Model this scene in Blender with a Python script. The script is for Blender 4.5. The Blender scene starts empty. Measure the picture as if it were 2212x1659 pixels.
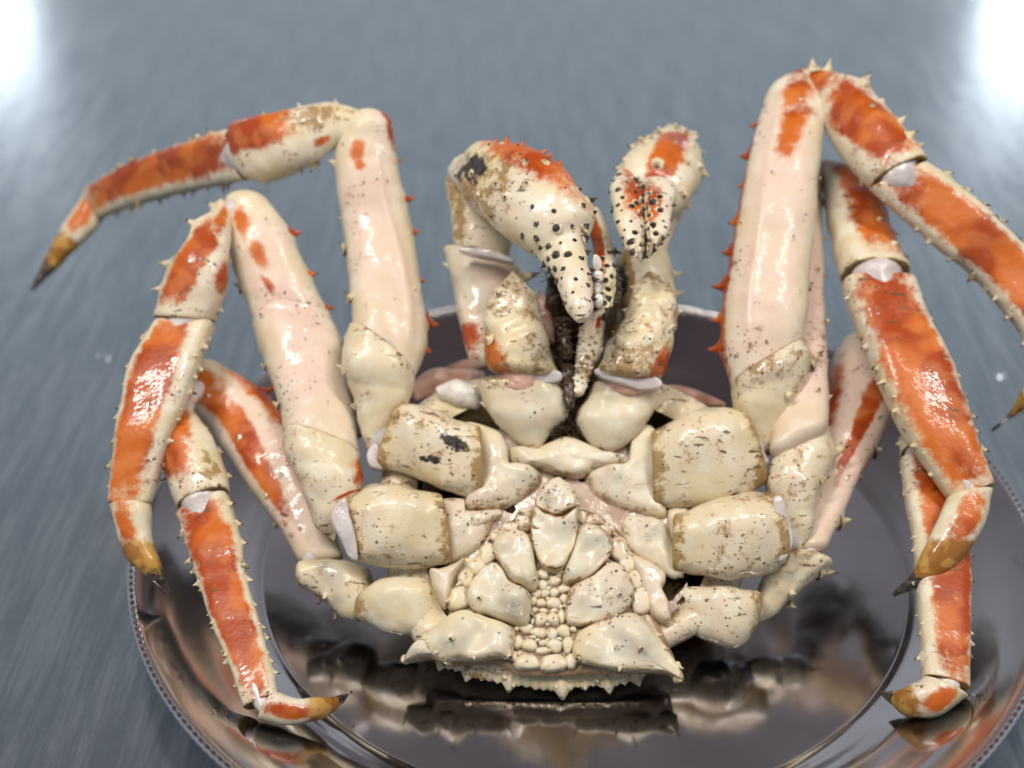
import bpy, math, random
import numpy as np
from mathutils import Vector, noise

random.seed(7)
SC = bpy.context.scene
COL = SC.collection

# ------------------------------------------------------------------ camera
PITCH = math.radians(33.0)
FOC = 50 / 36 * 2212            # focal length in the photograph's reading grid (2212 px wide)
CAM = np.array([-.036, -.5631, .4737])
FW = np.array([0, math.cos(PITCH), -math.sin(PITCH)])
UP = np.array([0, math.sin(PITCH), math.cos(PITCH)])
RX = np.array([1., 0, 0])

cd = bpy.data.cameras.new('camera'); cam = bpy.data.objects.new('camera', cd); COL.objects.link(cam)
cam.location = CAM; cam.rotation_euler = (math.pi / 2 - PITCH, 0, 0)
cd.lens = 50; cd.sensor_width = 36; cd.clip_start = .01; cd.clip_end = 60
cd.dof.use_dof = True; cd.dof.focus_distance = .625; cd.dof.aperture_fstop = 4.2
SC.camera = cam

# ------------------------------------------------------------------ light
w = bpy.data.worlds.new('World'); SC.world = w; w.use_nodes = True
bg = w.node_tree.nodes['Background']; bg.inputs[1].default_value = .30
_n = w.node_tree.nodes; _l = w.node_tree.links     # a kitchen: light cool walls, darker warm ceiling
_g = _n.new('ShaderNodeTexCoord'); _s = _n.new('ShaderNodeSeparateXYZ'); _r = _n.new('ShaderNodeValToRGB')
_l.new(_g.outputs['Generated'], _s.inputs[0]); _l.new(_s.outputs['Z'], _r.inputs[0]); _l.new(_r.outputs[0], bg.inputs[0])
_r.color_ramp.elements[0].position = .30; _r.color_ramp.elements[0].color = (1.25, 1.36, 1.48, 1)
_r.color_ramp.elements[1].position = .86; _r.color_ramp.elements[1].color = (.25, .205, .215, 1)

def area(name, loc, target, sx, sy, power, col=(1, 1, 1)):
    l = bpy.data.lights.new(name, 'AREA'); l.shape = 'RECTANGLE'; l.size = sx; l.size_y = sy; l.energy = power; l.color = col
    o = bpy.data.objects.new(name, l); COL.objects.link(o); o.location = loc
    o.rotation_euler = (Vector(target) - Vector(loc)).to_track_quat('-Z', 'Y').to_euler()
    return o
area('ceiling_lamp', (-.55, -.38, 1.45), (0, 0, 0), .09, .8, 17, (1, .95, .88))
area('ceiling_lamp', (.60, -.38, 1.45), (0, 0, 0), .09, .8, 12.5, (1, .95, .88))
area('wall_lamp', (-1.04, 2.1, .41), (-.3, .6, 0), .14, .14, .5, (.92, .96, 1))
area('wall_lamp', (.96, 2.1, .41), (.3, .6, 0), .15, .16, .7, (.92, .96, 1))
SC.view_settings.view_transform = 'Standard'; SC.view_settings.look = 'None'
SC.view_settings.exposure = 0; SC.view_settings.gamma = 1
SC.cycles.use_denoising = True
SC.cycles.max_bounces = 5; SC.cycles.diffuse_bounces = 2; SC.cycles.glossy_bounces = 3; SC.cycles.transmission_bounces = 4; SC.cycles.caustics_reflective = False; SC.cycles.caustics_refractive = False

# ------------------------------------------------------------------ mapping from the reading grid to the place
def ray(x, y): return FW + (x - 1106) / FOC * RX - (y - 829.5) / FOC * UP
def at_z(x, y, z):
    d = ray(x, y); return CAM + d * (z - CAM[2]) / d[2]
TILT = math.radians(33)          # the crab leans on its back shell, belly turned up and forward
BN = np.array([0, -math.sin(TILT), math.cos(TILT)])
BP0 = at_z(1190, 1480, .016)
def at_body(x, y, lift=0.):
    d = ray(x, y); return CAM + d * ((BP0 + BN * lift - CAM) @ BN) / (d @ BN)
def place(x, y, z):              # complex z: lift above the belly plane
    return at_body(x, y, z.imag) if isinstance(z, complex) else at_z(x, y, z)
def depth(p): return (p - CAM) @ FW
def at_depth(x, y, d): return CAM + ray(x, y) * d

# ------------------------------------------------------------------ materials
class NT:
    def __init__(s, name):
        m = bpy.data.materials.new(name); m.use_nodes = True; s.m = m; s.t = m.node_tree; s.t.nodes.clear()
        s.out = s.t.nodes.new('ShaderNodeOutputMaterial'); s.b = s.n('ShaderNodeBsdfPrincipled'); s.l(s.b.outputs[0], s.out.inputs[0])
    def n(s, typ, **k):
        o = s.t.nodes.new(typ)
        for a, v in k.items(): setattr(o, a, v)
        return o
    def l(s, a, b): s.t.links.new(a, b)
    def put(s, sock, v):
        if isinstance(v, bpy.types.NodeSocket): s.l(v, sock)
        elif v is not None: sock.default_value = v
    def math(s, op, a, b=None, c=None, clamp=False):
        o = s.n('ShaderNodeMath', operation=op, use_clamp=clamp)
        for i, v in enumerate((a, b, c)): s.put(o.inputs[i], v)
        return o.outputs[0]
    def mix(s, f, a, b):
        o = s.n('ShaderNodeMix', data_type='RGBA'); s.put(o.inputs[0], f)
        s.put(o.inputs[6], a if isinstance(a, bpy.types.NodeSocket) else (*a, 1)); s.put(o.inputs[7], b if isinstance(b, bpy.types.NodeSocket) else (*b, 1))
        return o.outputs[2]
    def coords(s, scale=(1, 1, 1), rot=(0, 0, 0)):
        c = s.n('ShaderNodeTexCoord'); m = s.n('ShaderNodeMapping'); m.inputs['Scale'].default_value = scale; m.inputs['Rotation'].default_value = rot
        s.l(c.outputs['Object'], m.inputs[0]); return m.outputs[0]
    def noise(s, scale, vec=None, detail=3, rough=.5, dist=0):
        o = s.n('ShaderNodeTexNoise'); o.inputs['Scale'].default_value = scale; o.inputs['Detail'].default_value = detail
        o.inputs['Roughness'].default_value = rough; o.inputs['Distortion'].default_value = dist
        s.l(vec if vec else s.coords(), o.inputs['Vector']); return o.outputs[0]
    def voro(s, scale, vec=None, feature='F1'):
        o = s.n('ShaderNodeTexVoronoi', feature=feature); o.inputs['Scale'].default_value = scale
        s.l(vec if vec else s.coords(), o.inputs['Vector']); return o
    def ramp(s, v, a, b):      # smooth step from a to b
        o = s.n('ShaderNodeMapRange', interpolation_type='SMOOTHSTEP'); s.put(o.inputs[0], v)
        o.inputs[1].default_value = a; o.inputs[2].default_value = b; return o.outputs[0]
    def attr(s, name): o = s.n('ShaderNodeAttribute'); o.attribute_name = name; return o.outputs['Fac']
    def bump(s, h, strength, dist, prev=None):
        o = s.n('ShaderNodeBump'); o.inputs['Strength'].default_value = strength; o.inputs['Distance'].default_value = dist
        s.l(h, o.inputs['Height']);
        if prev: s.l(prev, o.inputs['Normal'])
        return o.outputs[0]
    def set(s, **k):
        for a, v in k.items(): s.put(s.b.inputs[a.replace('_', ' ')], v)

def shell_material():
    t = NT('crab_shell')
    n1 = t.attr('mottle'); n2 = t.attr('fleck'); n3 = t.noise(430, detail=1)
    rag = t.math('SUBTRACT', t.noise(190, detail=4, rough=.7), .5)
    base = t.mix(t.ramp(n1, .3, .7), (.71, .615, .43), (.71, .59, .45))
    base = t.mix(t.math('MULTIPLY', t.ramp(n2, .42, .75), .7), base, (.75, .71, .57))
    base = t.mix(t.math('MULTIPLY', t.ramp(t.math('ADD', n1, t.math('MULTIPLY', rag, .5)), .42, .22), .4), base, (.62, .50, .29))
    base = t.mix(t.math('MULTIPLY', t.attr('pink'), t.math('ADD', .45, t.math('MULTIPLY', n1, .6))), base, (.73, .52, .43))
    stain = t.attr('stain')
    base = t.mix(t.math('MULTIPLY', stain, .45), base, (.62, .46, .20))
    base = t.mix(t.math('MULTIPLY', t.attr('grey'), .4), base, (.62, .60, .51))
    st = t.ramp(t.math('ADD', stain, t.math('ADD', t.math('MULTIPLY', rag, 3.2), t.math('MULTIPLY', t.math('SUBTRACT', n1, .5), .8))), .45, .95)
    base = t.mix(t.math('MULTIPLY', st, .8), base, (.27, .145, .026))
    o = t.ramp(t.math('ADD', t.attr('orange'), t.math('MULTIPLY', rag, 1.5)), .16, .80)
    oc = t.mix(t.ramp(n1, .38, .62), (.55, .125, .012), (.37, .050, .003))
    oc = t.mix(t.math('MULTIPLY', t.ramp(n2, .5, .75), .35), oc, (.68, .24, .07))
    base = t.mix(o, base, oc)
    base = t.mix(t.ramp(t.math('ADD', t.attr('ochre'), rag), .3, .7), base, t.mix(t.ramp(n2, .4, .6), (.50, .27, .06), (.30, .12, .015)))
    v = t.voro(260); v2 = t.voro(520)
    sp = t.math('MULTIPLY', t.ramp(v.outputs['Distance'], .26, .16), t.ramp(v.outputs['Color'], .66, .70))
    sp2 = t.math('MULTIPLY', t.ramp(v2.outputs['Distance'], .34, .22), t.ramp(v2.outputs['Color'], .74, .78))
    patchy = t.ramp(t.math('ADD', n1, t.math('MULTIPLY', stain, .35)), .48, .72)
    sp = t.math('MULTIPLY', t.math('MAXIMUM', sp, sp2), t.math('ADD', t.math('MULTIPLY', patchy, .85), .04))
    base = t.mix(sp, base, (.09, .048, .014))
    dn = t.noise(70, vec=t.coords((1, 5, 5), (.3, .5, .4)), detail=3, rough=.6)
    dm = t.math('MULTIPLY', t.ramp(dn, .62, .66), t.ramp(t.math('ADD', stain, t.math('MULTIPLY', n1, .9)), .45, .75))
    base = t.mix(t.math('MULTIPLY', dm, .9), base, (.11, .06, .018))
    base = t.mix(t.ramp(t.math('ADD', t.attr('dark'), t.math('MULTIPLY', rag, 1.7)), .42, .62), base, t.mix(t.ramp(n3, .4, .6), (.016, .011, .009), (.06, .045, .035)))
    t.set(Base_Color=base, Roughness=t.math('ADD', t.math('MULTIPLY', n2, .3), .28), Specular_IOR_Level=.35, Coat_Weight=t.math('ADD', .18, t.math('MULTIPLY', t.ramp(n1, .40, .62), .3)), Coat_Roughness=.09)
    b = t.bump(n3, .17, .0009)
    t.l(b, t.b.inputs['Normal']); t.l(b, t.b.inputs['Coat Normal'])
    return t.m

def flesh_material(name, c1, c2, scale=80, rough=.3, stretch=(1, 1, 1), sss=.3):
    t = NT(name); n = t.noise(scale, vec=t.coords(stretch), detail=5); n2 = t.noise(scale * 5, vec=t.coords(stretch), detail=3)
    t.set(Base_Color=t.mix(t.ramp(n, .35, .65), c1, c2), Roughness=rough, Coat_Weight=.5, Coat_Roughness=.1, Subsurface_Weight=sss, Subsurface_Radius=(.9, .5, .35), Subsurface_Scale=.004)
    b = t.bump(n, .5, .003); b = t.bump(n2, .35, .0008, b); t.l(b, t.b.inputs['Normal']); t.l(b, t.b.inputs['Coat Normal'])
    return t.m

def counter_material():
    t = NT('brushed_steel_counter')
    f = t.noise(150, vec=t.coords((1, .07, 1)), detail=4, rough=.75)
    s3 = t.noise(160, vec=t.coords((.06, 1, 1)), detail=2, rough=.6)
    smear = t.noise(16, vec=t.coords((1, .6, 1)), detail=4, rough=.62, dist=.6)
    col = t.mix(t.ramp(f, .40, .62), (.52, .60, .665), (.68, .755, .81))
    col = t.mix(t.math('MULTIPLY', t.ramp(smear, .46, .75), .25), col, (.70, .77, .83))
    r = t.math('ADD', t.math('MULTIPLY', f, .14), t.math('ADD', t.math('MULTIPLY', smear, .08), .13))
    t.set(Base_Color=col, Metallic=1., Roughness=r)
    t.l(t.bump(t.math('ADD', f, t.math('MULTIPLY', s3, .6)), .16, .0007), t.b.inputs['Normal']); return t.m

def tray_material():
    t = NT('polished_tray_steel')
    n = t.noise(14, detail=4); n2 = t.noise(70, detail=5, rough=.65); sc = t.noise(300, vec=t.coords((1, .05, 1), (0, 0, .6)), detail=3)
    col = t.mix(t.ramp(n, .35, .65), (.56, .515, .53), (.68, .64, .655))
    r = t.math('ADD', .07, t.math('MULTIPLY', n2, .08))
    t.set(Base_Color=col, Metallic=1., Roughness=r)
    b = t.bump(n, .06, .004); b = t.bump(sc, .05, .0004, b); t.l(b, t.b.inputs['Normal']); return t.m

def simple(name, col, rough=.4, metal=0., **k):
    t = NT(name); n = t.noise(200, detail=4); t.set(Base_Color=t.mix(n, tuple(c * .8 for c in col), tuple(min(1, c * 1.2) for c in col)), Roughness=rough, Metallic=metal, **k)
    t.l(t.bump(n, .2, .0005), t.b.inputs['Normal']); return t.m

M_SHELL = shell_material()
M_MEM = flesh_material('joint_membrane', (.58, .50, .49), (.70, .645, .63), 110, .3, (1, 1, 1), .4)
M_PINK = flesh_material('pink_flesh', (.62, .33, .25), (.70, .45, .36), 90, .3, (1, 1, 3))
M_SKIN = flesh_material('belly_skin', (.27, .17, .085), (.42, .29, .17), 120, .35)
M_STERN = flesh_material('sternal_skin', (.46, .33, .25), (.62, .48, .38), 60, .3, (1, 1, 1))
M_BRIS = simple('dark_bristle', (.045, .020, .008), .35)
M_TOOTH = flesh_material('tooth_enamel', (.66, .61, .55), (.74, .70, .65), 160, .25)

# ------------------------------------------------------------------ mesh helpers
ATTRS = ('orange', 'stain', 'dark', 'pink', 'ochre', 'grey')
class MB:
    def __init__(s): s.v = []; s.f = []; s.a = {k: [] for k in ATTRS}
    def add(s, v, f, **at):
        o = len(s.v); s.v += [tuple(p) for p in v]; s.f += [tuple(i + o for i in q) for q in f]
        for k in ATTRS:
            x = at.get(k, 0.)
            s.a[k] += list(x) if hasattr(x, '__len__') else [float(x)] * len(v)
    def build(s, name, mat, parent=None, kind=None):
        me = bpy.data.meshes.new(name); me.from_pydata(s.v, [], s.f)
        for k in ATTRS:
            if any(s.a[k]):
                a = me.attributes.new(k, 'FLOAT', 'POINT'); a.data.foreach_set('value', np.array(s.a[k], dtype=np.float32))
        if mat is M_SHELL:
            a = me.attributes.new('mottle', 'FLOAT', 'POINT'); a.data.foreach_set('value', [.5 + .55 * noise.fractal(Vector(p) * 38, 1., 2., 3) for p in s.v])
            a = me.attributes.new('fleck', 'FLOAT', 'POINT'); a.data.foreach_set('value', [.5 + .55 * noise.fractal(Vector(p) * 130 + Vector((3, 7, 1)), 1., 2., 2) for p in s.v])
        me.polygons.foreach_set('use_smooth', [True] * len(me.polygons))
        me.materials.append(mat); me.update()
        o = bpy.data.objects.new(name, me); COL.objects.link(o)
        if parent: attach(o, parent)
        if kind: o['kind'] = kind
        return o
ROOTS = {}
def attach(o, p):
    o.parent = p
    if p.name in ROOTS: o.matrix_parent_inverse = ROOTS[p.name]

def unit(v): return v / (np.linalg.norm(v) + 1e-12)
def catmull(P, n, closed=False):
    P = np.asarray(P, float); m = len(P)
    if closed: Q = np.vstack([P[-1:], P, P[:2]]); k = m
    else: Q = np.vstack([2 * P[0] - P[1], P, 2 * P[-1] - P[-2]]); k = m - 1
    if m == 2 and not closed: return P[0] + (P[1] - P[0]) * np.linspace(0, 1, n)[:, None]
    out = []
    for u in np.linspace(0, k, n, endpoint=not closed):
        i = min(int(u), k - 1); t = u - i; a, b, c, d = Q[i:i + 4]
        out.append(.5 * (2 * b + (c - a) * t + (2 * a - 5 * b + 4 * c - d) * t * t + (3 * b - a - 3 * c + d) * t ** 3))
    return np.array(out)
def grid_faces(rows, cols, wrap=True):
    f = []
    for i in range(rows - 1):
        for j in range(cols if wrap else cols - 1):
            k = (j + 1) % cols; f.append((i * cols + j, i * cols + k, (i + 1) * cols + k, (i + 1) * cols + j))
    return f
def lump(p, fr, amp): return amp * noise.noise(Vector(p) * fr)

def spine(mb, base, d, length, r, orange=0., dark=.0, stain=0., bend=None):
    d = unit(d); a = unit(np.cross(d, [.3, .5, .8])); b = np.cross(d, a); n = 9
    prof = [(-.25, 1.7), (0, 1.2), (.15, .8), (.42, .47), (.75, .22), (.93, .09)]
    v = []; dk = []
    for h, q in prof:
        c = base + d * length * h + (bend * length * h * h if bend is not None else 0)
        for j in range(n):
            t = 2 * math.pi * j / n; v.append(c + (a * math.cos(t) + b * math.sin(t)) * r * q)
            dk.append(dark if h > (.6 if dark < 1.2 else .1) else (dark * .45 if h > .4 else 0))
    v.append(base + d * length + (bend * length if bend is not None else 0)); dk.append(dark)
    f = grid_faces(len(prof), n); k = (len(prof) - 1) * n
    f += [(k + j, k + (j + 1) % n, k + n) for j in range(n)]
    mb.add(v, f, orange=orange, dark=dk, stain=stain)

def ssig(x, w): return 1 / (1 + math.exp(-max(-30, min(30, x / w))))
def box_mask(t, s, p):       # (t0, t1, s0, s1[, s0 at t1, s1 at t1])
    t0, t1, s0, s1 = p[:4]; e0, e1 = (p[4], p[5]) if len(p) > 5 else (s0, s1)
    u = min(1, max(0, (t - t0) / (t1 - t0 + 1e-9))); a = s0 + (e0 - s0) * u; b = s1 + (e1 - s1) * u
    p_ = abs((t - (t0 + t1) / 2) / ((t1 - t0) / 2 + 1e-9)); q_ = abs((s - (a + b) / 2) / ((b - a) / 2 + 1e-9))
    e = 5 if t1 - t0 > .5 else 2.4
    return ssig(1 - (p_ ** e + q_ ** e) ** (1 / e), .13 if e > 3 else .26)

SEGS = []
def seg(name, parent, secs, ratio=.82, ex=2.5, caps=(.5, .5), nt=44, na=40, orange=(), pink=(), stain=(), dark=(), ochre=(), spines=(), lumps=.0009, mat=None,
        edge_stain=0., back_orange=False, base_stain=.0, ridge=0., keel=None):
    """loft: each section is (xA, yA, xB, yB, z): the two edges of the piece and the height of its axis"""
    C0, W0 = [], []
    for xa, ya, xb, yb, z in secs:
        c = place((xa + xb) / 2, (ya + yb) / 2, z); d = depth(c)
        C0.append(c); W0.append((at_depth(xb, yb, d) - at_depth(xa, ya, d)) / 2)
    C = catmull(C0, 160); W = catmull(W0, 160)
    L = np.r_[0, np.cumsum(np.linalg.norm(np.diff(C, axis=0), axis=1))]; L /= L[-1]
    tt = np.linspace(0, 1, nt)
    C = np.stack([np.interp(tt, L, C[:, k]) for k in range(3)], 1); W = np.stack([np.interp(tt, L, W[:, k]) for k in range(3)], 1)
    T = np.gradient(C, axis=0); T = np.array([unit(x) for x in T])
    for _ in range(3): T[1:-1] = (T[:-2] + T[1:-1] * 2 + T[2:]) / 4; T = np.array([unit(x) for x in T])
    rings = []
    for i in range(nt):
        N = np.cross(T[i], W[i]);
        if N @ (CAM - C[i]) < 0: N = -N
        N = unit(N); wp = W[i] - (W[i] @ T[i]) * T[i]; rad = np.linalg.norm(wp)
        rings.append((C[i], W[i], N, rad * ratio, tt[i], rad, T[i]))
    full = []
    K = 6
    def cap(ring, sign, amt):
        out = []
        c, Wv, N, th, t, rad, Tv = ring
        for k in range(1, K + 1):
            ph = math.pi / 2 * k / K
            if amt > 0: q, o = math.cos(ph), math.sin(ph) * rad * amt
            else: q, o = (1 - .06 * k if k < 3 else .88 * (K - k) / (K - 2.)), (0.05 * rad if k == 1 else .06 * rad * (1 - (k - 1) * .6))
            q = max(q, .001); out.append((c + Tv * sign * o, Wv * q, N, th * q, t, rad, Tv, k if amt < 0 else 0))
        return out
    full = cap(rings[0], -1, caps[0])[::-1] + rings + cap(rings[-1], 1, caps[1])
    V = []; at = {k: [] for k in ATTRS}; ang = [2 * math.pi * j / na for j in range(na)]
    for c, Wv, N, th, t, rad, Tv, *ck in full:
        seam = 1. if ck and ck[0] >= 1 else 0.
        for a in ang:
            ca, sa = math.cos(a), math.sin(a)
            s = math.copysign(abs(ca) ** (2 / ex), ca); u = math.copysign(abs(sa) ** (2 / ex), sa)
            p = c + Wv * s + N * th * u
            if ridge and u > 0: p = p - N * th * ridge * math.cos(s * math.pi / 2) ** 2
            if keel and u > 0: p = p + N * th * keel[1] * math.exp(-((s - keel[0] - keel[2] * (t - .5)) / .13) ** 2) * min(1, t * 6, (1 - t) * 6)
            d = unit(Wv * s / (np.linalg.norm(Wv) + 1e-9) + N * u)
            p = p + d * (lump(p, 55, lumps * 1.6) + lump(p, 150, lumps * .6))
            V.append(p)
            fr = 1. if sa > -.15 else 0.
            m = lambda L_, ff=fr: max([box_mask(t, s, q) for q in L_] + [0]) * ff
            at['orange'].append(max(m(orange), (1. if back_orange and sa < -.35 else 0.)))
            at['pink'].append(m(pink, 1)); at['dark'].append(max(m(dark, 1), seam * .22)); at['ochre'].append(m(ochre, 1))
            es = max(0, 1 - min(t, 1 - t) / .26) ** 1.2 * edge_stain
            at['stain'].append(max(m(stain), es, base_stain, seam * 1.2))
    V = np.array(V); todo = []
    for sp in spines:
        t, a, ln = sp[:3]; i = min(nt - 1, max(0, int(t * (nt - 1)))); c, Wv, N, th, _, rad, Tv = rings[i]
        ca, sa = math.cos(math.radians(a)), math.sin(math.radians(a))
        p = c + Wv * math.copysign(abs(ca) ** (2 / ex), ca) + N * th * math.copysign(abs(sa) ** (2 / ex), sa)
        d = unit(unit(Wv) * ca + N * sa); L_ = ln * depth(p) / FOC; q = V - p; along = np.abs(q @ Tv); side = np.linalg.norm(q - np.outer(q @ Tv, Tv), axis=1)
        L_ = 0 if (len(sp) > 5 and sp[5] > .58) else L_
        if L_ == 0: todo.append((p, sp)); continue
        g = np.clip(1 - np.sqrt((along / (L_ * 1.5)) ** 2 + (side / (L_ * .9)) ** 2), 0, 1); V += np.outer(g * g * L_ * .38, d)
        todo.append((p + d * L_ * .22, sp))
    V = list(V)
    mb = MB(); mb.add(V, grid_faces(len(full), na), **at)
    nv = len(V); mb.f.append(tuple(range(na))[::-1]); mb.f.append(tuple(range(nv - na, nv)))
    for pb, sp in todo:
        t, a, ln = sp[:3]; og = sp[3] if len(sp) > 3 else 0.; dk = sp[4] if len(sp) > 4 else .55; fat = sp[5] if len(sp) > 5 else .42; lean = sp[6] if len(sp) > 6 else 1.
        i = min(nt - 1, max(0, int(t * (nt - 1)))); c, Wv, N, th, _, rad, Tv = rings[i]
        ca, sa = math.cos(math.radians(a)), math.sin(math.radians(a))
        p = c + Wv * math.copysign(abs(ca) ** (2 / ex), ca) + N * th * math.copysign(abs(sa) ** (2 / ex), sa)
        d = unit(unit(Wv) * ca + N * sa); px = depth(p) / FOC
        p = pb; spine(mb, p - d * ln * px * .12, d + Tv * .25 * lean, ln * px, ln * px * fat, og, dk, .5, Tv * .15 * lean)
    o = mb.build(name, mat or M_SHELL, parent)
    SEGS.append((o, rings[0], rings[-1], rings)); return o

def row(a, n, size, t0=.05, t1=.95, orange=0., dark=.55, jit=8, fat=.42, even=.4):
    return [(t0 + (t1 - t0) * (i + .5 + random.uniform(-even, even)) / n, a + random.uniform(-jit, jit), size * random.uniform(.4, 1.3), orange, dark, fat * random.uniform(.8, 1.3)) for i in range(n)]
def scatter(n, size, a0=30, a1=150, dark=.7, t0=.05, t1=.95, orange=0., fat=.6):
    k = random.random()
    return [(t0 + (t1 - t0) * (i + random.uniform(.1, .9)) / n, a0 + (a1 - a0) * ((k + i * .618 + random.uniform(-.06, .06)) % 1), size * random.uniform(.65, 1.3), orange, dark, fat) for i in range(n)]

def dome(name, parent, outline, z=0j, lift=0., bulge=.004, skirt=.006, n=56, rings=12, power=2.8, bumps=(), spines=(), mat=None, stain=0., pink=0., orange=0., lumps=.0007, conv=None, edge=None, tint=1.):
    """a plate: an outline raised into a cushion with a skirt that goes down into what carries it"""
    pts = [conv(*p) for p in outline] if conv else outline
    cx = sum(p[0] for p in pts) / len(pts); cy = sum(p[1] for p in pts) / len(pts)
    cv = lambda p: conv(*p) if conv else p
    if isinstance(z, complex):
        N = BN; f = lambda x, y: at_body(x, y, z.imag + lift)
    else:
        d0 = depth(at_z(cx, cy, z)); N = unit(-FW * .9 + np.array([0, 0, .25])); f = lambda x, y: at_depth(x, y, d0)
    P = catmull([f(*p) for p in pts], n, True); c = f(cx, cy)
    V = []; st = []; gy = [0.] * n
    V += [p - N * skirt - (p - c) * .04 for p in P]; st += [stain] * n
    px = depth(c) / FOC
    ks = .7 if conv else 1.; B = [(f(*cv(b[:2])), b[2] * px * ks, max(b[3], -.0017)) for b in bumps]
    for k in range(rings + 1):
        r = 1 - k / rings if k else 1.; r = r ** .8
        h = bulge * (1 - r ** power) ** (1 / power) if r < 1 else 0
        for p in P:
            q = c + (p - c) * max(r, .002); hh = h
            for bp, br, ba in B: hh += ba * math.exp(-((np.linalg.norm(q - bp) / br) ** 2)) * min(1, (1 - r) * 5)
            q = q + N * (hh + (lump(q, 70, lumps * 1.8) + lump(q, 190, lumps * .7)) * min(1, (1 - r) * 6))
            V.append(q); st.append(max(stain, (edge or 0) * max(0, 1 - (1 - r) * 4))); gy.append((tint if edge else 0) * min(1, (1 - r) * 1.6))
    mb = MB(); mb.add(V, grid_faces(rings + 2, n), stain=st, pink=pink, orange=orange, grey=gy)
    mb.f.append(tuple(range(n))[::-1]); mb.f.append(tuple(range(len(V) - n, len(V))))
    VV = np.array(V)
    for sp in spines:
        x, y = cv(sp[:2]); ln = sp[2]; dk = sp[3] if len(sp) > 3 else 1.
        b = f(x, y); dd = VV - b; dd = dd - np.outer(dd @ N, N); i = int(np.argmin(np.linalg.norm(dd[n:], axis=1))) + n
        d = unit(N + unit(VV[i] - c) * .8 + np.array([0, -.5, 0])); spine(mb, VV[i] - d * ln * px * .15, d, ln * px, ln * px * .27, 0, dk, .3)
    return mb.build(name, mat or M_SHELL, parent)

def blob(mb, c, X, Y, Z, nu=20, nv=14, fr=120, amp=.0006):
    V = []
    for i in range(nv):
        ph = math.pi * i / (nv - 1)
        for j in range(nu):
            t = 2 * math.pi * j / nu
            q = X * math.sin(ph) * math.cos(t) + Y * math.sin(ph) * math.sin(t) + Z * math.cos(ph)
            V.append(c + q + unit(q) * lump(c + q, fr, amp))
    mb.add(V, grid_faces(nv, nu))

def joint_mesh(name, parent, S, k=.62, mat=None):
    """the soft inside of a limb: one tube through all its pieces, wide where they meet"""
    P, R = [], []
    for i, (o, a, b, rg) in enumerate(S):
        ra = a[5] * k * .8; rb = b[5] * k * .8
        if i: P.append((S[i - 1][2][0] + a[0]) / 2); R.append((S[i - 1][2][5] + a[5]) / 2 * (.86 if i == 4 and len(S) == 6 else k))
        for f in (.10, .3, .5, .7, .90): q = rg[int(f * (len(rg) - 1))]; P.append(q[0]); R.append(q[5] * (.3 if .2 < f < .8 else .5))
    P = np.array(P[1:]); R = R[1:]; n = len(P) * 6; C = catmull(P, n); Rr = np.interp(np.linspace(0, len(R) - 1, n), range(len(R)), R)
    T = np.array([unit(x) for x in np.gradient(C, axis=0)]); X = unit(np.cross(T[0], [.2, .3, .9])); V = []; m = 18
    for i in range(n):
        X = unit(X - (X @ T[i]) * T[i]); Y = np.cross(T[i], X)
        for j in range(m):
            t = 2 * math.pi * j / m; q = (X * math.cos(t) + Y * math.sin(t) * .9) * Rr[i]; V.append(C[i] + q + unit(q) * lump(C[i] + q, 140, .0006))
    mb = MB(); mb.add(V, grid_faces(n, m)); mb.f.append(tuple(range(m))[::-1]); mb.f.append(tuple(range(len(V) - m, len(V))))
    return mb.build(name, mat or M_MEM, parent)

# ------------------------------------------------------------------ counter
mb = MB(); mb.add([(-3, -1.2, 0), (3, -1.2, 0), (3, 2.6, 0), (-3, 2.6, 0), (-3, -1.2, -.04), (3, -1.2, -.04), (3, 2.6, -.04), (-3, 2.6, -.04)],
                  [(0, 1, 2, 3), (7, 6, 5, 4), (0, 4, 5, 1), (1, 5, 6, 2), (2, 6, 7, 3), (3, 7, 4, 0)])
counter = mb.build('counter', counter_material()); counter['kind'] = 'structure'
counter.data.polygons.foreach_set('use_smooth', [False] * 6)
counter['label'] = 'brushed stainless steel counter under the tray'

# ------------------------------------------------------------------ tray
M_TRAY = tray_material()
def lathe(prof, n, name, parent, mat, wob=None):
    V = []
    for r, z in prof:
        for j in range(n):
            t = 2 * math.pi * j / n; rr = r + (wob(j, r) if wob else 0); V.append((rr * math.cos(t), rr * math.sin(t), z))
    m = MB(); m.add(V, grid_faces(len(prof), n)); return m, V
tray = bpy.data.objects.new('serving_tray', None); COL.objects.link(tray)
tray['label'] = 'round polished steel tray with ribbed rim under the crab'; tray['category'] = 'tray'
def lathe_obj(prof, n, name):
    P = [prof[0]]
    cc = catmull([(r, z) for r, z in prof], len(prof) * 7); m, V = lathe([tuple(p) for p in cc], n, name, None, None)
    return m
m = lathe_obj([(.0005, .0045), (.08, .0045), (.152, .0045), (.163, .0050), (.171, .0084), (.178, .0122), (.185, .0153), (.194, .0182), (.207, .0235), (.219, .0270), (.2222, .0268),
               (.219, .0255), (.207, .022), (.194, .0167), (.185, .0137), (.178, .0103), (.171, .0062), (.163, .0028), (.152, .002), (.08, .002), (.0005, .002)], 200, 'dish')
m.build('dish', M_TRAY, tray)
# ribbed bead round the rim
NR = 300; n = NR * 5; V = []; nc = 10
for j in range(n):
    t = 2 * math.pi * j / n; rb = .0020 + .00014 * math.cos(t * NR)
    for k in range(nc):
        a = 2 * math.pi * k / nc; r = .2222 + rb * math.cos(a); V.append((r * math.cos(t), r * math.sin(t), .0275 + rb * math.sin(a)))
m = MB(); f = [(i * nc + k, ((i + 1) % n) * nc + k, ((i + 1) % n) * nc + (k + 1) % nc, i * nc + (k + 1) % nc) for i in range(n) for k in range(nc)]
m.add(V, f); m.build('ribbed_rim', M_TRAY, tray)

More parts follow.
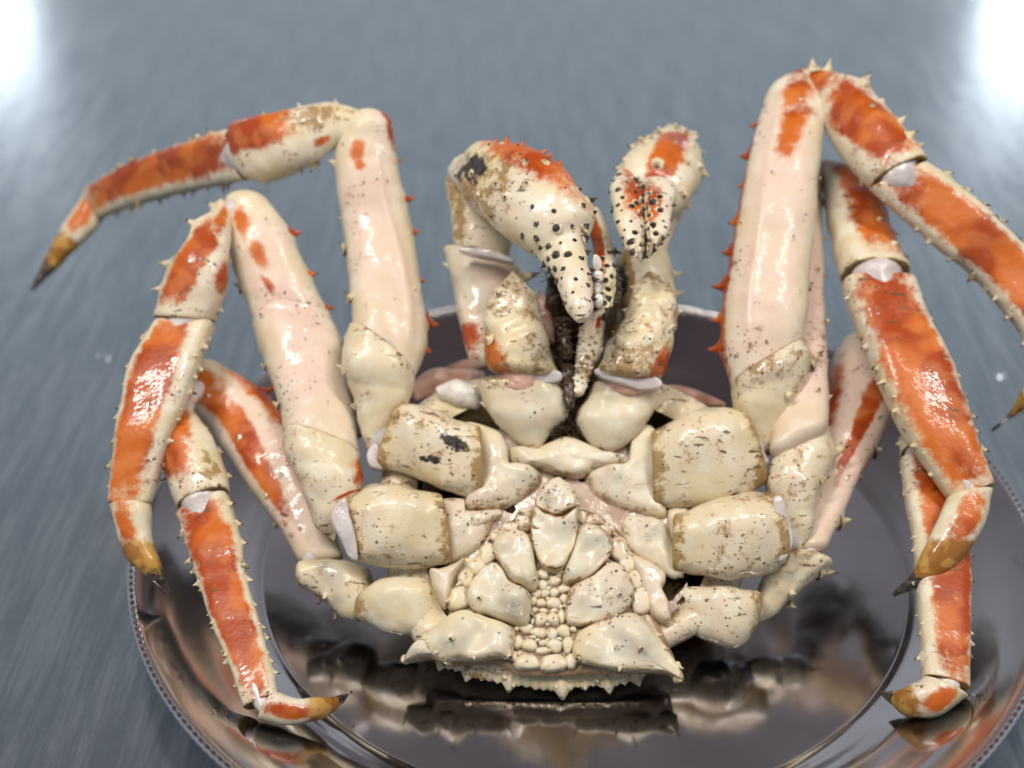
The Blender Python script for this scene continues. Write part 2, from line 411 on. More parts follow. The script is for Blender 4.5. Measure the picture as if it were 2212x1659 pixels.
# ------------------------------------------------------------------ crab
crab = bpy.data.objects.new('king_crab', None); COL.objects.link(crab); crab.location = (-.01, -.03, .0045)
bpy.context.view_layer.update(); ROOTS[crab.name] = crab.matrix_world.inverted()
crab['label'] = 'cream and orange king crab lying belly up on the steel tray'; crab['category'] = 'crab'

def Z3(x, y): return (829.6 + .32505 * x, 1023.2 + .32505 * y)
def Z2(x, y): return (719.0 + .35006 * x, 719.0 + .35006 * y)
def Z1(x, y): return (885.0 + .30005 * x, 221.2 + .30005 * y)

# --- back shell: a deep dome under the belly with a toothed rear margin
def carapace():
    out = [(955, 1418), (1000, 1440), (1050, 1452), (1110, 1468), (1160, 1472), (1215, 1478), (1260, 1474), (1310, 1468), (1350, 1455), (1385, 1440), (1440, 1400), (1500, 1370),
           (1570, 1330), (1610, 1230), (1625, 1100), (1600, 960), (1540, 880), (1440, 830), (1330, 800), (1230, 790), (1120, 800), (1000, 820), (900, 870), (840, 960), (815, 1100), (835, 1230), (870, 1330), (900, 1390)]
    n = 120; P = catmull([at_body(x, y, -.006) for x, y in out], n, True); c = at_body(1225, 1130, -.006)
    V = []; og = []
    prof = [(.80, .004), (.93, .003), (.985, .0005), (1., -.003), (.995, -.007), (.96, -.016), (.90, -.027), (.80, -.039), (.66, -.050), (.48, -.058), (.28, -.063), (.1, -.065), (.004, -.0655)]
    for r, h in prof:
        for p in P:
            q = c + (p - c) * r + BN * h; q = q + BN * lump(q, 60, .003); q[2] = max(q[2], .0052); V.append(q); og.append(0 if h > -.02 else 1.)
    mb = MB(); mb.add(V, grid_faces(len(prof), n), orange=og, stain=.35); mb.f.append(tuple(range(n))); mb.f.append(tuple(range(len(V) - n, len(V)))[::-1])
    for k in range(90):
        u = random.random(); i = random.randrange(n); r = random.uniform(.2, .97); h = np.interp(-r, [-p[0] for p in prof[3:]], [p[1] for p in prof[3:]])
        b = c + (P[i] - c) * r + BN * h; d = unit((P[i] - c) * r - BN * .05)
        if b[2] > .016: spine(mb, b, d, .006, .0026, .8, .3)
    return mb.build('carapace', M_SHELL, crab)
back = carapace()
ME = np.array([(350, 1225, 362, 1285), (480, 1240, 470, 1300), (600, 1255, 585, 1335), (760, 1270, 745, 1380), (950, 1290, 940, 1412), (1150, 1300, 1160, 1425), (1330, 1295, 1345, 1412), (1500, 1285, 1520, 1400), (1640, 1280, 1660, 1375), (1735, 1275, 1748, 1325)], float)
MT = [(375, 30), (430, 14), (475, 16), (555, 56), (610, 14), (650, 18), (700, 16), (755, 24), (832, 78), (890, 18), (945, 20), (1005, 24), (1060, 16), (1110, 18), (1185, 88), (1245, 22), (1290, 16), (1336, 40), (1390, 20), (1440, 26), (1490, 70), (1545, 20), (1600, 22), (1686, 60), (1730, 16)]
mr = []
for q in catmull(ME, 130):
    h = max([a * max(0, 1 - abs(q[2] - x) / (18 + a * .55)) ** 1.25 for x, a in MT]); mr.append(tuple(Z3(q[0], q[1])) + tuple(Z3(q[2] + (q[2] - 1100) * h * .0004, q[3] + h)) + (-.0070j,))
seg('rear_margin', back, mr, ratio=.30, ex=2.1, caps=(.4, .4), nt=320, na=22, base_stain=.3, lumps=.0009, spines=scatter(22, 8, 50, 130, .2, fat=.7))

# --- belly skin and chest plates
stern = dome('sternum', crab, [(960, 930), (1060, 900), (1150, 905), (1230, 925), (1310, 905), (1400, 900), (1490, 930), (1510, 1100), (1510, 1220), (1470, 1340), (1300, 1350), (1100, 1350), (930, 1330), (890, 1220), (900, 1080)], 0j, -.0055, .0045, .02, mat=M_STERN, lumps=.0012)
Q = lambda *a: dome('sternal_plate', stern, *a[:1], **dict(dict(power=2.6, lumps=.0013, edge=.55, skirt=.010, n=72, rings=14, tint=.25), **a[1]))
PL = [
 ([(1090, 720), (1200, 740), (1320, 690), (1440, 650), (1560, 690), (1700, 750), (1790, 770), (1770, 830), (1640, 840), (1570, 880), (1480, 890), (1350, 860), (1250, 840), (1120, 820)], dict(conv=Z2, lift=.001, bulge=.0075, bumps=[(1150, 780, 30, .003), (1740, 790, 30, .003), (1440, 780, 40, -.003)])),
 ([(800, 560), (1000, 600), (1080, 700), (1100, 830), (1200, 835), (1285, 880), (1270, 960), (1060, 1090), (850, 1115), (810, 1050), (870, 950), (860, 750)], dict(conv=Z2, lift=-.002, bulge=.0085, bumps=[(1190, 890, 30, .003), (1000, 750, 60, .003), (940, 1040, 40, .002)], spines=[(1190, 890, 14, .2)])),
 ([(640, 1050), (800, 1030), (840, 1110), (1050, 1100), (1000, 1180), (930, 1320), (800, 1400), (670, 1420), (650, 1200)], dict(conv=Z2, lift=-.003, bulge=.0085, bumps=[(760, 1230, 40, .003)])),
 ([(840, 1140), (900, 1110), (980, 1100), (1050, 1110), (1000, 1150), (900, 1210), (840, 1200)], dict(conv=Z2, lift=.0025, bulge=.004, spines=[(862, 1165, 12, 1.)])),
 ([(1560, 890), (1650, 840), (1800, 820), (1850, 640), (1950, 570), (2040, 700), (2030, 950), (2060, 1150), (1900, 1130), (1650, 1030), (1580, 950)], dict(conv=Z2, lift=-.002, bulge=.0085, bumps=[(1725, 890, 34, .003), (1900, 800, 60, .003)], spines=[(1725, 890, 14, .2)])),
 ([(1600, 290), (1740, 290), (1850, 330), (1880, 390), (1990, 660), (1960, 700), (1880, 690), (1640, 530), (1580, 400)], dict(conv=Z3, lift=-.003, bulge=.0075, bumps=[(1800, 350, 40, .003)], spines=[(1875, 385, 12, .2), (1985, 670, 12, .2)])),
 ([(1880, 230), (1990, 200), (2040, 330), (2040, 560), (1990, 660), (1920, 500), (1880, 380)], dict(conv=Z3, lift=-.004, bulge=.0075, pink=.3)),
 ([(1620, 540), (1760, 590), (1860, 660), (1870, 720), (1850, 780), (1900, 900), (1890, 1010), (1760, 930), (1690, 720)], dict(conv=Z3, lift=-.001, bulge=.0075, pink=.4)),
 ([(370, 640), (480, 600), (540, 570), (470, 700), (440, 830), (400, 900), (330, 780), (300, 650)], dict(conv=Z3, lift=-.001, bulge=.0075, pink=.3)),
 ([(480, 640), (510, 570), (620, 520), (700, 540), (640, 600), (540, 680), (490, 700)], dict(conv=Z3, lift=-.004, bulge=.003)),
]
for o_, k_ in PL: Q(o_, k_)

# --- abdomen: leathery skin set with big plates, spines and small pebbles
abd = dome('abdomen', crab, [(1150, 190), (1290, 215), (1440, 290), (1560, 380), (1640, 520), (1710, 640), (1760, 800), (1790, 900), (1850, 1050), (1940, 1250), (1940, 1330), (1720, 1320), (1500, 1330), (1300, 1335), (1100, 1345), (900, 1330), (760, 1270), (560, 1270), (400, 1260), (260, 1200), (300, 1090), (420, 960), (440, 860), (500, 740), (560, 610), (660, 500), (730, 400), (850, 310), (1000, 220)], 0j, -.0008, .0014, .010, mat=M_SKIN, conv=Z3, n=96, lumps=.0008)
AL = .0035
AP = [
 ([(1150, 35), (1080, 70), (1030, 130), (1010, 210), (1060, 245), (1150, 275), (1220, 265), (1275, 230), (1280, 170), (1250, 110), (1200, 60)], [(1095, 145, 26, .0015), (1230, 150, 26, .0015)], [(1090, 140, 14, .3), (1245, 140, 22, .4), (1285, 215, 16, .2)], .0055, .0045),
 ([(1003, 235), (985, 330), (985, 430), (1020, 540), (1060, 610), (1130, 645), (1190, 620), (1230, 540), (1262, 470), (1280, 380), (1287, 300), (1288, 240), (1220, 285), (1150, 298), (1060, 268)], [(1130, 420, 60, -.0008)], [], .0048, .005),
 ([(770, 400), (850, 385), (920, 395), (960, 430), (985, 500), (1000, 600), (1020, 690), (1010, 760), (980, 780), (920, 750), (850, 720), (800, 640), (750, 560), (730, 480)], [(800, 470, 26, .002), (960, 690, 24, .0025), (880, 570, 24, -.003), (830, 660, 20, .002)], [(740, 545, 20, 1), (910, 425, 9, 1), (1000, 730, 16, 1)], AL, .0045),
 ([(1300, 380), (1340, 345), (1420, 360), (1480, 400), (1515, 460), (1500, 540), (1450, 600), (1400, 650), (1330, 700), (1250, 735), (1200, 720), (1200, 660), (1240, 560), (1270, 480)], [(1420, 430, 28, .002), (1260, 660, 24, .002), (1340, 540, 24, -.003)], [(1480, 530, 20, 1), (1330, 380, 9, 1), (1490, 600, 16, 1), (1225, 660, 16, 1)], AL, .0045),
 ([(620, 680), (680, 620), (740, 605), (790, 650), (830, 720), (900, 760), (960, 800), (970, 880), (965, 950), (930, 1000), (850, 990), (760, 960), (690, 930), (620, 920), (570, 860), (555, 770)], [(640, 800, 40, .003), (740, 760, 26, -.003), (880, 840, 40, .002)], [(640, 840, 26, 1), (735, 635, 11, 1), (905, 800, 12, 1), (975, 950, 20, 1), (625, 955, 22, 1)], AL, .0045),
 ([(1250, 760), (1320, 720), (1400, 680), (1470, 620), (1530, 600), (1600, 650), (1640, 720), (1650, 800), (1630, 870), (1590, 920), (1520, 960), (1400, 990), (1280, 1000), (1220, 970), (1215, 870)], [(1550, 800, 40, .003), (1430, 800, 26, -.003), (1300, 860, 40, .002)], [(1548, 830, 26, 1), (1305, 760, 12, 1), (1205, 890, 20, 1), (1540, 950, 20, 1), (1490, 605, 12, 1)], AL, .0045),
 ([(370, 1000), (450, 940), (540, 915), (620, 940), (700, 970), (790, 1000), (855, 1050), (850, 1150), (830, 1220), (740, 1225), (600, 1240), (500, 1235), (420, 1250), (330, 1210), (270, 1130), (290, 1070)], [(460, 1110, 40, .003), (600, 1080, 34, -.003), (740, 1120, 40, .002)], [(452, 1140, 26, 1), (532, 980, 12, 1), (765, 1080, 11, 1), (830, 1215, 22, 1), (420, 1265, 24, .9), (590, 1235, 16, .3), (265, 1110, 22, .2), (345, 1195, 20, .2)], AL, .0045),
 ([(1290, 1080), (1370, 1020), (1500, 970), (1620, 935), (1700, 960), (1760, 1020), (1820, 1090), (1870, 1170), (1920, 1240), (1965, 1310), (1965, 1365), (1850, 1310), (1700, 1310), (1560, 1300), (1400, 1270), (1300, 1240), (1270, 1180)], [(1700, 1160, 40, .003), (1500, 1110, 34, -.003), (1360, 1150, 40, .002)], [(1702, 1185, 26, .8), (1587, 975, 12, 1), (1370, 1090, 12, 1), (1285, 1235, 22, 1), (1560, 1295, 22, .3), (1820, 1085, 24, .2), (1862, 1175, 20, .2), (1955, 1290, 22, .2), (1970, 1370, 26, 1), (1735, 955, 20, .2)], AL, .0045),
 ([(130, 1245), (170, 1170), (230, 1120), (275, 1120), (310, 1190), (330, 1215), (240, 1230), (180, 1240)], [], [(125, 1245, 24, 1), (240, 1115, 16, .2)], .001, .002),
]
for o_, b_, s_, l_, bu in AP:
    cx_ = sum(p[0] for p in o_) / len(o_); cy_ = sum(p[1] for p in o_) / len(o_); o_ = [(cx_ + (x - cx_) * 1.055, cy_ + (y - cy_) * 1.055) for x, y in o_]
    b_ = list(b_) + [(cx_ + random.uniform(-.75, .75) * (max(p[0] for p in o_) - cx_), cy_ + random.uniform(-.75, .75) * (max(p[1] for p in o_) - cy_), random.uniform(34, 60), random.choice((-.0013, .0012, .0018))) for _ in range(9)]
    dome('abdominal_plate', abd, o_, 0j, l_, bu, .006, n=80, rings=18, power=3.4, lumps=.0011, bumps=b_, spines=s_, conv=Z3, edge=.6)
PEB = [(935, 310, 50, 70), (840, 360, 50, 34), (742, 420, 36, 34), (690, 540, 55, 65), (615, 620, 55, 45), (550, 700, 45, 50), (497, 830, 66, 76),
       (1312, 285, 35, 45), (1390, 310, 45, 34), (1482, 375, 45, 38), (1560, 500, 58, 75), (1625, 605, 52, 50), (1680, 705, 58, 52), (1722, 845, 80, 75),
       (1055, 670, 38, 28), (1165, 660, 28, 22), (1050, 745, 34, 28), (1135, 715, 35, 28), (1195, 770, 40, 25), (1015, 800, 32, 24), (1070, 800, 28, 22), (1130, 795, 28, 24), (1196, 835, 25, 30),
       (995, 850, 22, 25), (1045, 860, 28, 26), (1130, 862, 45, 36), (1000, 910, 20, 16), (1060, 915, 26, 15), (1130, 914, 26, 15), (1045, 970, 42, 38), (1125, 968, 38, 38), (1183, 945, 26, 40),
       (945, 1030, 42, 28), (885, 1030, 18, 15), (1030, 1060, 50, 28), (1115, 1070, 36, 32), (1195, 1048, 40, 38), (1258, 1035, 20, 20), (890, 1120, 30, 42), (970, 1140, 45, 38), (1058, 1128, 30, 16),
       (1135, 1145, 46, 35), (1222, 1140, 34, 45), (1055, 1178, 48, 20), (862, 1215, 25, 35), (950, 1255, 75, 50), (1125, 1260, 80, 55), (1245, 1248, 38, 42), (1098, 640, 22, 18), (1090, 768, 16, 12), (1165, 690, 14, 12),
       (985, 980, 15, 22), (1085, 1005, 14, 12), (990, 1090, 20, 12), (1165, 1100, 18, 12), (1085, 1110, 14, 10), (1020, 1110, 16, 10), (1175, 890, 16, 14), (1090, 835, 14, 12)]
for i, (x, y, a, b) in enumerate(PEB):
    k = random.uniform(0, 6.28)
    a *= 1.22; b *= 1.22
    ol = [(x + a * (1 + .17 * math.sin(3 * t + k)) * math.cos(t), y + b * (1 + .15 * math.cos(2 * t + k)) * math.sin(t)) for t in [2 * math.pi * j / 10 for j in range(10)]]
    sp = []
    if i < 14 and i not in (0, 7): sg = -1 if x < 1150 else 1; sp = [(x + sg * a * .8, y + b * .35, 30, .25)]
    if (x, y) in ((950, 1255), (1125, 1260), (1045, 970), (1125, 968)): sp = [(x, y - 5, 10, 1)]
    # small stones sit on the bulge of the skin
    r = math.hypot((x - 1120) / 640, (y - 820) / 560); base = .0012 * (1 - min(1, r) ** 2.2) ** (1 / 2.2) * .9
    dome('pebble_plate', abd, ol, 0j, base + .0002, .0016 + .00002 * min(a, b), .004, n=24, rings=6, conv=Z3, spines=sp, stain=.22, lumps=.0003)

# --- walking legs
def leg(label, parts, membranes=(), joints_k=.62):
    start = len(SEGS)
    made = []
    hold = bpy.data.objects.new('tmp', None)
    for nm, secs, kw in parts: made.append(seg(nm, None, secs, **kw))
    S = SEGS[start:]
    lg = joint_mesh('walking_leg', crab, S, joints_k)
    lg['label'] = label
    bpy.data.objects.remove(hold)
    for o in made: o.parent = lg; o.matrix_parent_inverse = lg.matrix_parent_inverse.inverted() if False else ROOTS[crab.name].inverted() @ ROOTS[crab.name]
    for ol, z, kw in membranes:
        o = dome('joint_membrane', None, ol, z, 0, mat=M_MEM, **kw); o.parent = lg
    return lg

COXA = dict(ratio=.85, ex=2.7, caps=(-1, -1), edge_stain=1.1, base_stain=.32, lumps=.0013, spines=())
DAC = dict(ratio=.8, ex=2.2, caps=(.2, .3), ochre=[(.40, .80, -3, 3)], dark=[(.71, 2, -3, 3)], nt=40)
def ISC(**k): return dict(dict(ratio=.85, ex=2.3, caps=(.4, -1), edge_stain=.5, base_stain=.2, lumps=.0014), **k)
def MER(sa, sb, **k):    # spines along edge A (180 deg) and B (0 deg)
    return dict(dict(ratio=.7, ex=2.3, caps=(-1, .75), nt=90, na=64, lumps=.0006, spines=row(180, max(3, int(sa[0] * .75)), sa[1] * .85, orange=sa[2], fat=.5, even=.2) + row(0, max(3, int(sb[0] * .75)), sb[1] * .85, orange=sb[2], fat=.5, even=.2) + scatter(9, 7, 30, 150, .9, fat=.6) , pink=[(.03, .9, -.75, .75)]), **k)
def CAR(sp, **k): return dict(dict(ratio=.8, ex=2.4, caps=(.6, -1), spines=sp, edge_stain=.3), **k)
def PRO(og, **k):
    og = [(p[0] - .02, p[1] + .01) + tuple(v + (-.18 if q % 2 == 0 else .2) for q, v in enumerate(p[2:])) for p in og]
    return dict(dict(ratio=.62, ex=3.0, caps=(-1, -1), nt=56, orange=og, spines=row(176, 10, 14, dark=.7, fat=.5) + row(4, 10, 14, dark=.7, fat=.5) + row(158, 4, 7, dark=.5, fat=.6) + row(22, 4, 7, dark=.5, fat=.6), ridge=.10, edge_stain=.2, lumps=.0005), **k)

leg('front leg on the left stretched up and bent far left', [
 ('coxa', [(1035, 922, 1045, 1086, .0j), (950, 890, 955, 1058, .003j), (900, 876, 888, 1030, .003j), (868, 875, 825, 1008, .002j)], dict(COXA, dark=[(.15, .45, -.55, -.25), (.40, .62, .15, .32)])),
 ('ischium', [(795, 965, 850, 985, -.004j), (776, 905, 880, 880, .002j), (752, 830, 893, 840, .006j), (742, 770, 897, 820, .010j), (758, 706, 895, 812, .011j)], ISC(spines=[(.75, 180, 22), (.5, 180, 16)], orange=[(.25, .40, .55, 1)])),
 ('merus', [(762, 710, 896, 818, .107), (757, 640, 921, 742, .117), (750, 560, 912, 640, .130), (738, 480, 898, 530, .145), (728, 410, 872, 420, .162), (725, 330, 855, 335, .178), (738, 275, 848, 275, .190)],
    MER((6, 20, 0), (8, 32, 1.), orange=[(.84, .95, -.45, .05), (.80, .86, -.3, .0), (.9, 1.2, .8, 1.2)], keel=(.42, .10, -.1))),
 ('carpus', [(828, 258, 765, 300, .190), (745, 226, 728, 318, .190), (680, 226, 675, 355, .187), (610, 242, 625, 380, .183), (550, 252, 580, 390, .179), (514, 262, 552, 390, .176)],
    CAR(row(180, 4, 14) + row(0, 4, 16), orange=[(.58, 1.2, -1.2, .1), (.30, .42, .3, .6)], stain=[(.1, .6, -.9, 0)])),
 ('propodus', [(500, 278, 538, 390, .174), (430, 298, 470, 402, .165), (350, 325, 385, 420, .152), (270, 358, 300, 442, .138), (190, 405, 228, 468, .122)], PRO([(.0, .98, -.8, .35, -.85, .3)])),
 ('dactyl', [(185, 412, 226, 470, .119), (155, 455, 205, 500, .112), (120, 515, 165, 540, .102), (95, 565, 120, 580, .092), (66, 625, 72, 627, .082)], dict(DAC, orange=[(0, .36, -.7, .4)])),
], [([(868, 880), (878, 900), (868, 950), (858, 1000), (830, 990), (800, 955), (815, 915), (845, 890)], .0845, dict(bulge=.0018, skirt=.006)),
    ([(800, 965), (815, 960), (830, 1000), (825, 1015), (800, 1010), (792, 985)], .078, dict(bulge=.0018, skirt=.006))])

leg('middle leg on the left folded down beside its own thigh', [
 ('coxa', [(950, 1068, 972, 1216, .0j), (860, 1045, 880, 1228, .003j), (800, 1052, 815, 1222, .003j), (748, 1080, 772, 1210, .002j)], dict(COXA, dark=[(.21, .32, .02, .26)])),
 ('ischium', [(722, 1170, 745, 1100, -.004j), (688, 1140, 772, 1070, -.002j), (650, 1060, 778, 1040, .0j), (622, 1000, 780, 1010, .0j), (612, 935, 777, 982, .0j)], ISC(orange=[(.35, .8, .86, 1.3), (.22, .27, -.1, 1.2)])),
 ('merus', [(614, 936, 776, 980, .076), (596, 850, 766, 900, .086), (565, 765, 747, 810, .097), (545, 690, 735, 725, .108), (518, 620, 695, 645, .121), (492, 550, 660, 570, .134), (484, 480, 622, 490, .147), (490, 445, 585, 440, .155)],
    MER((7, 16, 0), (8, 28, 1.), orange=[(.84, .97, -.6, -.15), (.72, .82, -.35, 0.05), (.6, .68, -.3, -.1)])),
 ('carpus', [(470, 436, 500, 470, .155), (430, 480, 492, 550, .150), (388, 540, 495, 600, .142), (360, 600, 484, 645, .132), (333, 682, 466, 692, .120)], CAR(row(180, 4, 26) + row(0, 3, 12), orange=[(.34, .92, -.85, .3, -.9, .05), (.04, .38, -.5, .25), (.48, .72, .6, 1.3)])),
 ('propodus', [(334, 702, 464, 702, .118), (290, 772, 440, 765, .109), (266, 860, 412, 840, .098), (248, 960, 372, 935, .084), (235, 1085, 325, 1085, .062)], PRO([(.0, .98, -.45, .3, -.75, .35)])),
 ('dactyl', [(240, 1088, 322, 1090, .061), (250, 1140, 328, 1150, .053), (275, 1205, 340, 1200, .045), (315, 1245, 352, 1240, .038), (366, 1284, 370, 1280, .030)], dict(DAC, orange=[(0, .48, -.75, .15)])),
], [([(745, 1078), (755, 1110), (768, 1160), (772, 1208), (755, 1205), (735, 1165), (715, 1120), (722, 1095)], .0675, dict(bulge=.0018, skirt=.006))])

leg('rear leg on the left tucked behind, its foot on the tray floor', [
 ('coxa', [(930, 1250, 955, 1338, -.012j), (870, 1248, 905, 1372, -.010j), (820, 1255, 840, 1368, -.010j), (778, 1275, 775, 1335, -.012j)], dict(COXA, base_stain=.1)),
 ('ischium', [(790, 1228, 770, 1345, -.016j), (740, 1215, 735, 1330, -.016j), (690, 1212, 690, 1290, -.014j), (650, 1212, 652, 1268, -.012j)], ISC(caps=(.4, .5), spines=[(.4, 0, 18), (.7, 0, 18), (.6, 60, 14)])),
 ('merus', [(642, 1208, 742, 1195, .036), (600, 1140, 715, 1120, .045), (555, 1075, 690, 1040, .053), (505, 1005, 655, 965, .061), (455, 930, 610, 890, .069), (405, 880, 550, 830, .077), (392, 850, 470, 785, .083)],
    MER((6, 14, 0), (7, 26, 1.), orange=[(.2, .92, -.75, -.2, -.6, .25), (.86, 1.2, -.8, .5), (.55, .95, .65, 1.3)], pink=[(.0, 1, -1, 1)], caps=(.45, .75))),
 ('carpus', [(372, 878, 420, 900, .083), (348, 940, 465, 960, .078), (350, 1000, 488, 1010, .071), (368, 1050, 495, 1035, .066), (385, 1100, 494, 1058, .062)], CAR(row(180, 3, 12) + row(0, 3, 12), orange=[(.05, .8, -1.2, .2, -1.2, .0)], stain=[(.5, .9, .1, .9)])),
 ('propodus', [(386, 1118, 492, 1068, .060), (402, 1180, 522, 1160, .053), (428, 1260, 536, 1250, .046), (462, 1360, 562, 1345, .038), (495, 1440, 585, 1425, .032), (528, 1530, 600, 1500, .025)], PRO([(.0, .98, -.75, .5, -.55, .6)])),
 ('dactyl', [(590, 1495, 560, 1552, .025), (640, 1508, 625, 1568, .023), (690, 1510, 680, 1555, .021), (722, 1510, 718, 1532, .018), (758, 1494, 760, 1497, .015)], dict(DAC, orange=[(.05, .48, -.6, .35)])),
])

leg('front leg on the right reaching highest and bent to the right', [
 ('coxa', [(1410, 930, 1414, 1098, .0j), (1490, 888, 1500, 1098, .003j), (1545, 878, 1570, 1080, .003j), (1590, 884, 1640, 1045, .002j)], dict(COXA)),
 ('ischium', [(1600, 965, 1668, 975, -.004j), (1588, 905, 1690, 930, .002j), (1582, 870, 1725, 870, .006j), (1578, 850, 1750, 790, .009j), (1577, 832, 1736, 735, .011j)], ISC(spines=[(.85, 0, 34, 0, .6), (.45, 0, 22), (.6, 60, 14)], base_stain=.42)),
 ('merus', [(1577, 838, 1735, 740, .107), (1558, 760, 1746, 670, .119), (1558, 680, 1750, 600, .131), (1572, 590, 1758, 510, .145), (1590, 480, 1768, 400, .163), (1612, 370, 1778, 300, .179), (1632, 280, 1782, 235, .190), (1655, 210, 1775, 190, .198)],
    MER((11, 30, 1.), (6, 12, 0), orange=[(.66, .86, -.15, .4, -.2, .65), (.86, 1.0, -.3, .6), (.0, 1, -1.3, -.92)], ratio=.75, keel=(-.33, .10, .12))),
 ('carpus', [(1690, 165, 1765, 215, .199), (1745, 148, 1785, 250, .199), (1835, 165, 1808, 318, .195), (1905, 220, 1840, 365, .190), (1960, 282, 1865, 395, .185), (2005, 345, 1880, 402, .180)], CAR(row(180, 6, 32, .05, 1) + row(0, 3, 10) + row(140, 5, 14), orange=[(.36, .95, -.85, .5, -1.0, .45), (-.1, .34, -1.3, -.1)])),
 ('propodus', [(2000, 350, 1878, 408, .179), (2085, 412, 1955, 475, .167), (2160, 480, 2030, 540, .155), (2235, 555, 2110, 605, .141), (2300, 650, 2185, 690, .127), (2335, 760, 2240, 780, .110)], PRO([(.02, .98, -.45, .55, -.6, .6)])),
 ('dactyl', [(2338, 765, 2242, 782, .108), (2305, 830, 2225, 828, .096), (2255, 870, 2200, 855, .086), (2205, 893, 2180, 888, .077), (2144, 932, 2142, 928, .066)], dict(DAC, orange=[(0, .4, -.6, .4)])),
], [([(1592, 890), (1605, 905), (1625, 930), (1655, 985), (1660, 1000), (1640, 1010), (1625, 985), (1605, 940)], .0845, dict(bulge=.0018, skirt=.006))])

leg('middle leg on the right half hidden, its long orange shank crossing the tray edge', [
 ('coxa', [(1458, 1116, 1456, 1236, .0j), (1540, 1085, 1545, 1252, .003j), (1600, 1070, 1620, 1246, .003j), (1668, 1062, 1686, 1222, .002j)], dict(COXA)),
 ('ischium', [(1690, 1195, 1735, 1180, -.006j), (1675, 1110, 1755, 1130, -.003j), (1655, 1045, 1772, 1060, .0j), (1672, 990, 1792, 1000, .0j), (1690, 962, 1788, 915, .002j)], ISC(spines=[(.85, 0, 40, 0, .6), (.6, 30, 16)], base_stain=.35)),
 ('merus', [(1665, 975, 1790, 915, .086), (1668, 850, 1788, 820, .097), (1680, 700, 1784, 690, .114), (1690, 560, 1778, 560, .133), (1700, 440, 1776, 440, .149), (1725, 365, 1782, 362, .158)], MER((3, 10, 0), (9, 16, 0), pink=[(0, 1, -2, 2)], caps=(.45, .75))),
 ('carpus', [(1762, 360, 1800, 352, .158), (1776, 400, 1868, 392, .155), (1785, 460, 1912, 455, .149), (1798, 525, 1932, 520, .142), (1815, 595, 1965, 588, .134)], CAR(row(0, 4, 26) + row(60, 5, 12), orange=[(.03, .9, -.5, 1.2, -.4, 1.2)])),
 ('propodus', [(1820, 612, 1975, 615, .132), (1845, 690, 2008, 700, .122), (1885, 790, 2058, 800, .110), (1925, 880, 2090, 890, .098), (1975, 970, 2115, 970, .087), (2045, 1075, 2145, 1045, .074)], PRO([(.0, .985, -.65, .5, -.7, .75)])),
 ('dactyl', [(2042, 1078, 2142, 1062, .073), (2025, 1125, 2130, 1130, .066), (1998, 1190, 2090, 1190, .058), (1975, 1238, 2035, 1240, .050), (1928, 1284, 1932, 1288, .040)], dict(DAC, orange=[(.02, .5, -.45, .6)])),
], [([(1672, 1075), (1690, 1075), (1705, 1120), (1712, 1170), (1700, 1205), (1680, 1212), (1680, 1160), (1672, 1110)], .0655, dict(bulge=.0018, skirt=.006))])

leg('rear leg on the right hanging straight down inside the tray', [
 ('coxa', [(1462, 1262, 1450, 1335, -.012j), (1520, 1258, 1520, 1378, -.010j), (1580, 1262, 1580, 1396, -.010j), (1632, 1272, 1608, 1372, -.012j)], dict(COXA, base_stain=.2)),
 ('ischium', [(1628, 1290, 1640, 1350, -.016j), (1640, 1262, 1685, 1325, -.015j), (1665, 1215, 1740, 1270, -.012j), (1690, 1188, 1790, 1215, -.010j)], ISC(spines=[(.9, 0, 34, 0, .6), (.4, 0, 16), (.5, 60, 12)], caps=(.4, .4))),
 ('merus', [(1685, 1195, 1788, 1178, .044), (1735, 1100, 1822, 1110, .052), (1760, 1030, 1858, 1030, .059), (1765, 950, 1902, 960, .066), (1775, 860, 1942, 870, .075), (1790, 795, 1945, 800, .082), (1815, 752, 1918, 748, .087)], MER((3, 10, 0), (7, 28, 0), pink=[(0, 1, -2, 2)], caps=(.45, .75), orange=[(.3, .82, -.2, .2, .05, .65), (.55, .85, -1.1, -.6)])),
 ('carpus', [(1895, 800, 1960, 790, .087), (1935, 860, 2010, 850, .082), (1946, 920, 2035, 910, .077), (1946, 980, 2050, 965, .072)], CAR(row(180, 3, 12), orange=[(.1, .9, -.3, 1)])),
 ('propodus', [(1945, 995, 2052, 985, .071), (1955, 1080, 2075, 1075, .062), (1970, 1160, 2090, 1160, .054), (1980, 1260, 2096, 1260, .045), (1986, 1360, 2096, 1360, .036), (1994, 1462, 2092, 1490, .027)], PRO([(.0, .985, -.5, .8, -.3, .75)])),
 ('dactyl', [(2000, 1462, 2088, 1505, .027), (1985, 1475, 2030, 1545, .024), (1955, 1488, 1975, 1545, .022), (1930, 1495, 1940, 1525, .019), (1898, 1493, 1900, 1497, .015)], dict(DAC, orange=[(.02, .42, -.4, .5)])),
])

# --- claws
def claw(label, parts, fingers, membranes, k=.75):
    start = len(SEGS); made = []
    for nm, secs, kw in parts: made.append(seg(nm, None, secs, **kw))
    S = SEGS[start:]
    lg = joint_mesh('claw_leg', crab, S, k, M_PINK)
    lg['label'] = label
    for o in made: o.parent = lg
    for nm, secs, kw in fingers: o = seg(nm, None, secs, **kw); o.parent = lg
    for ol, z, kw in membranes: o = dome(kw.pop('name', 'joint_membrane'), None, ol, z, 0, **dict(dict(mat=M_MEM), **kw)); o.parent = lg
    return lg

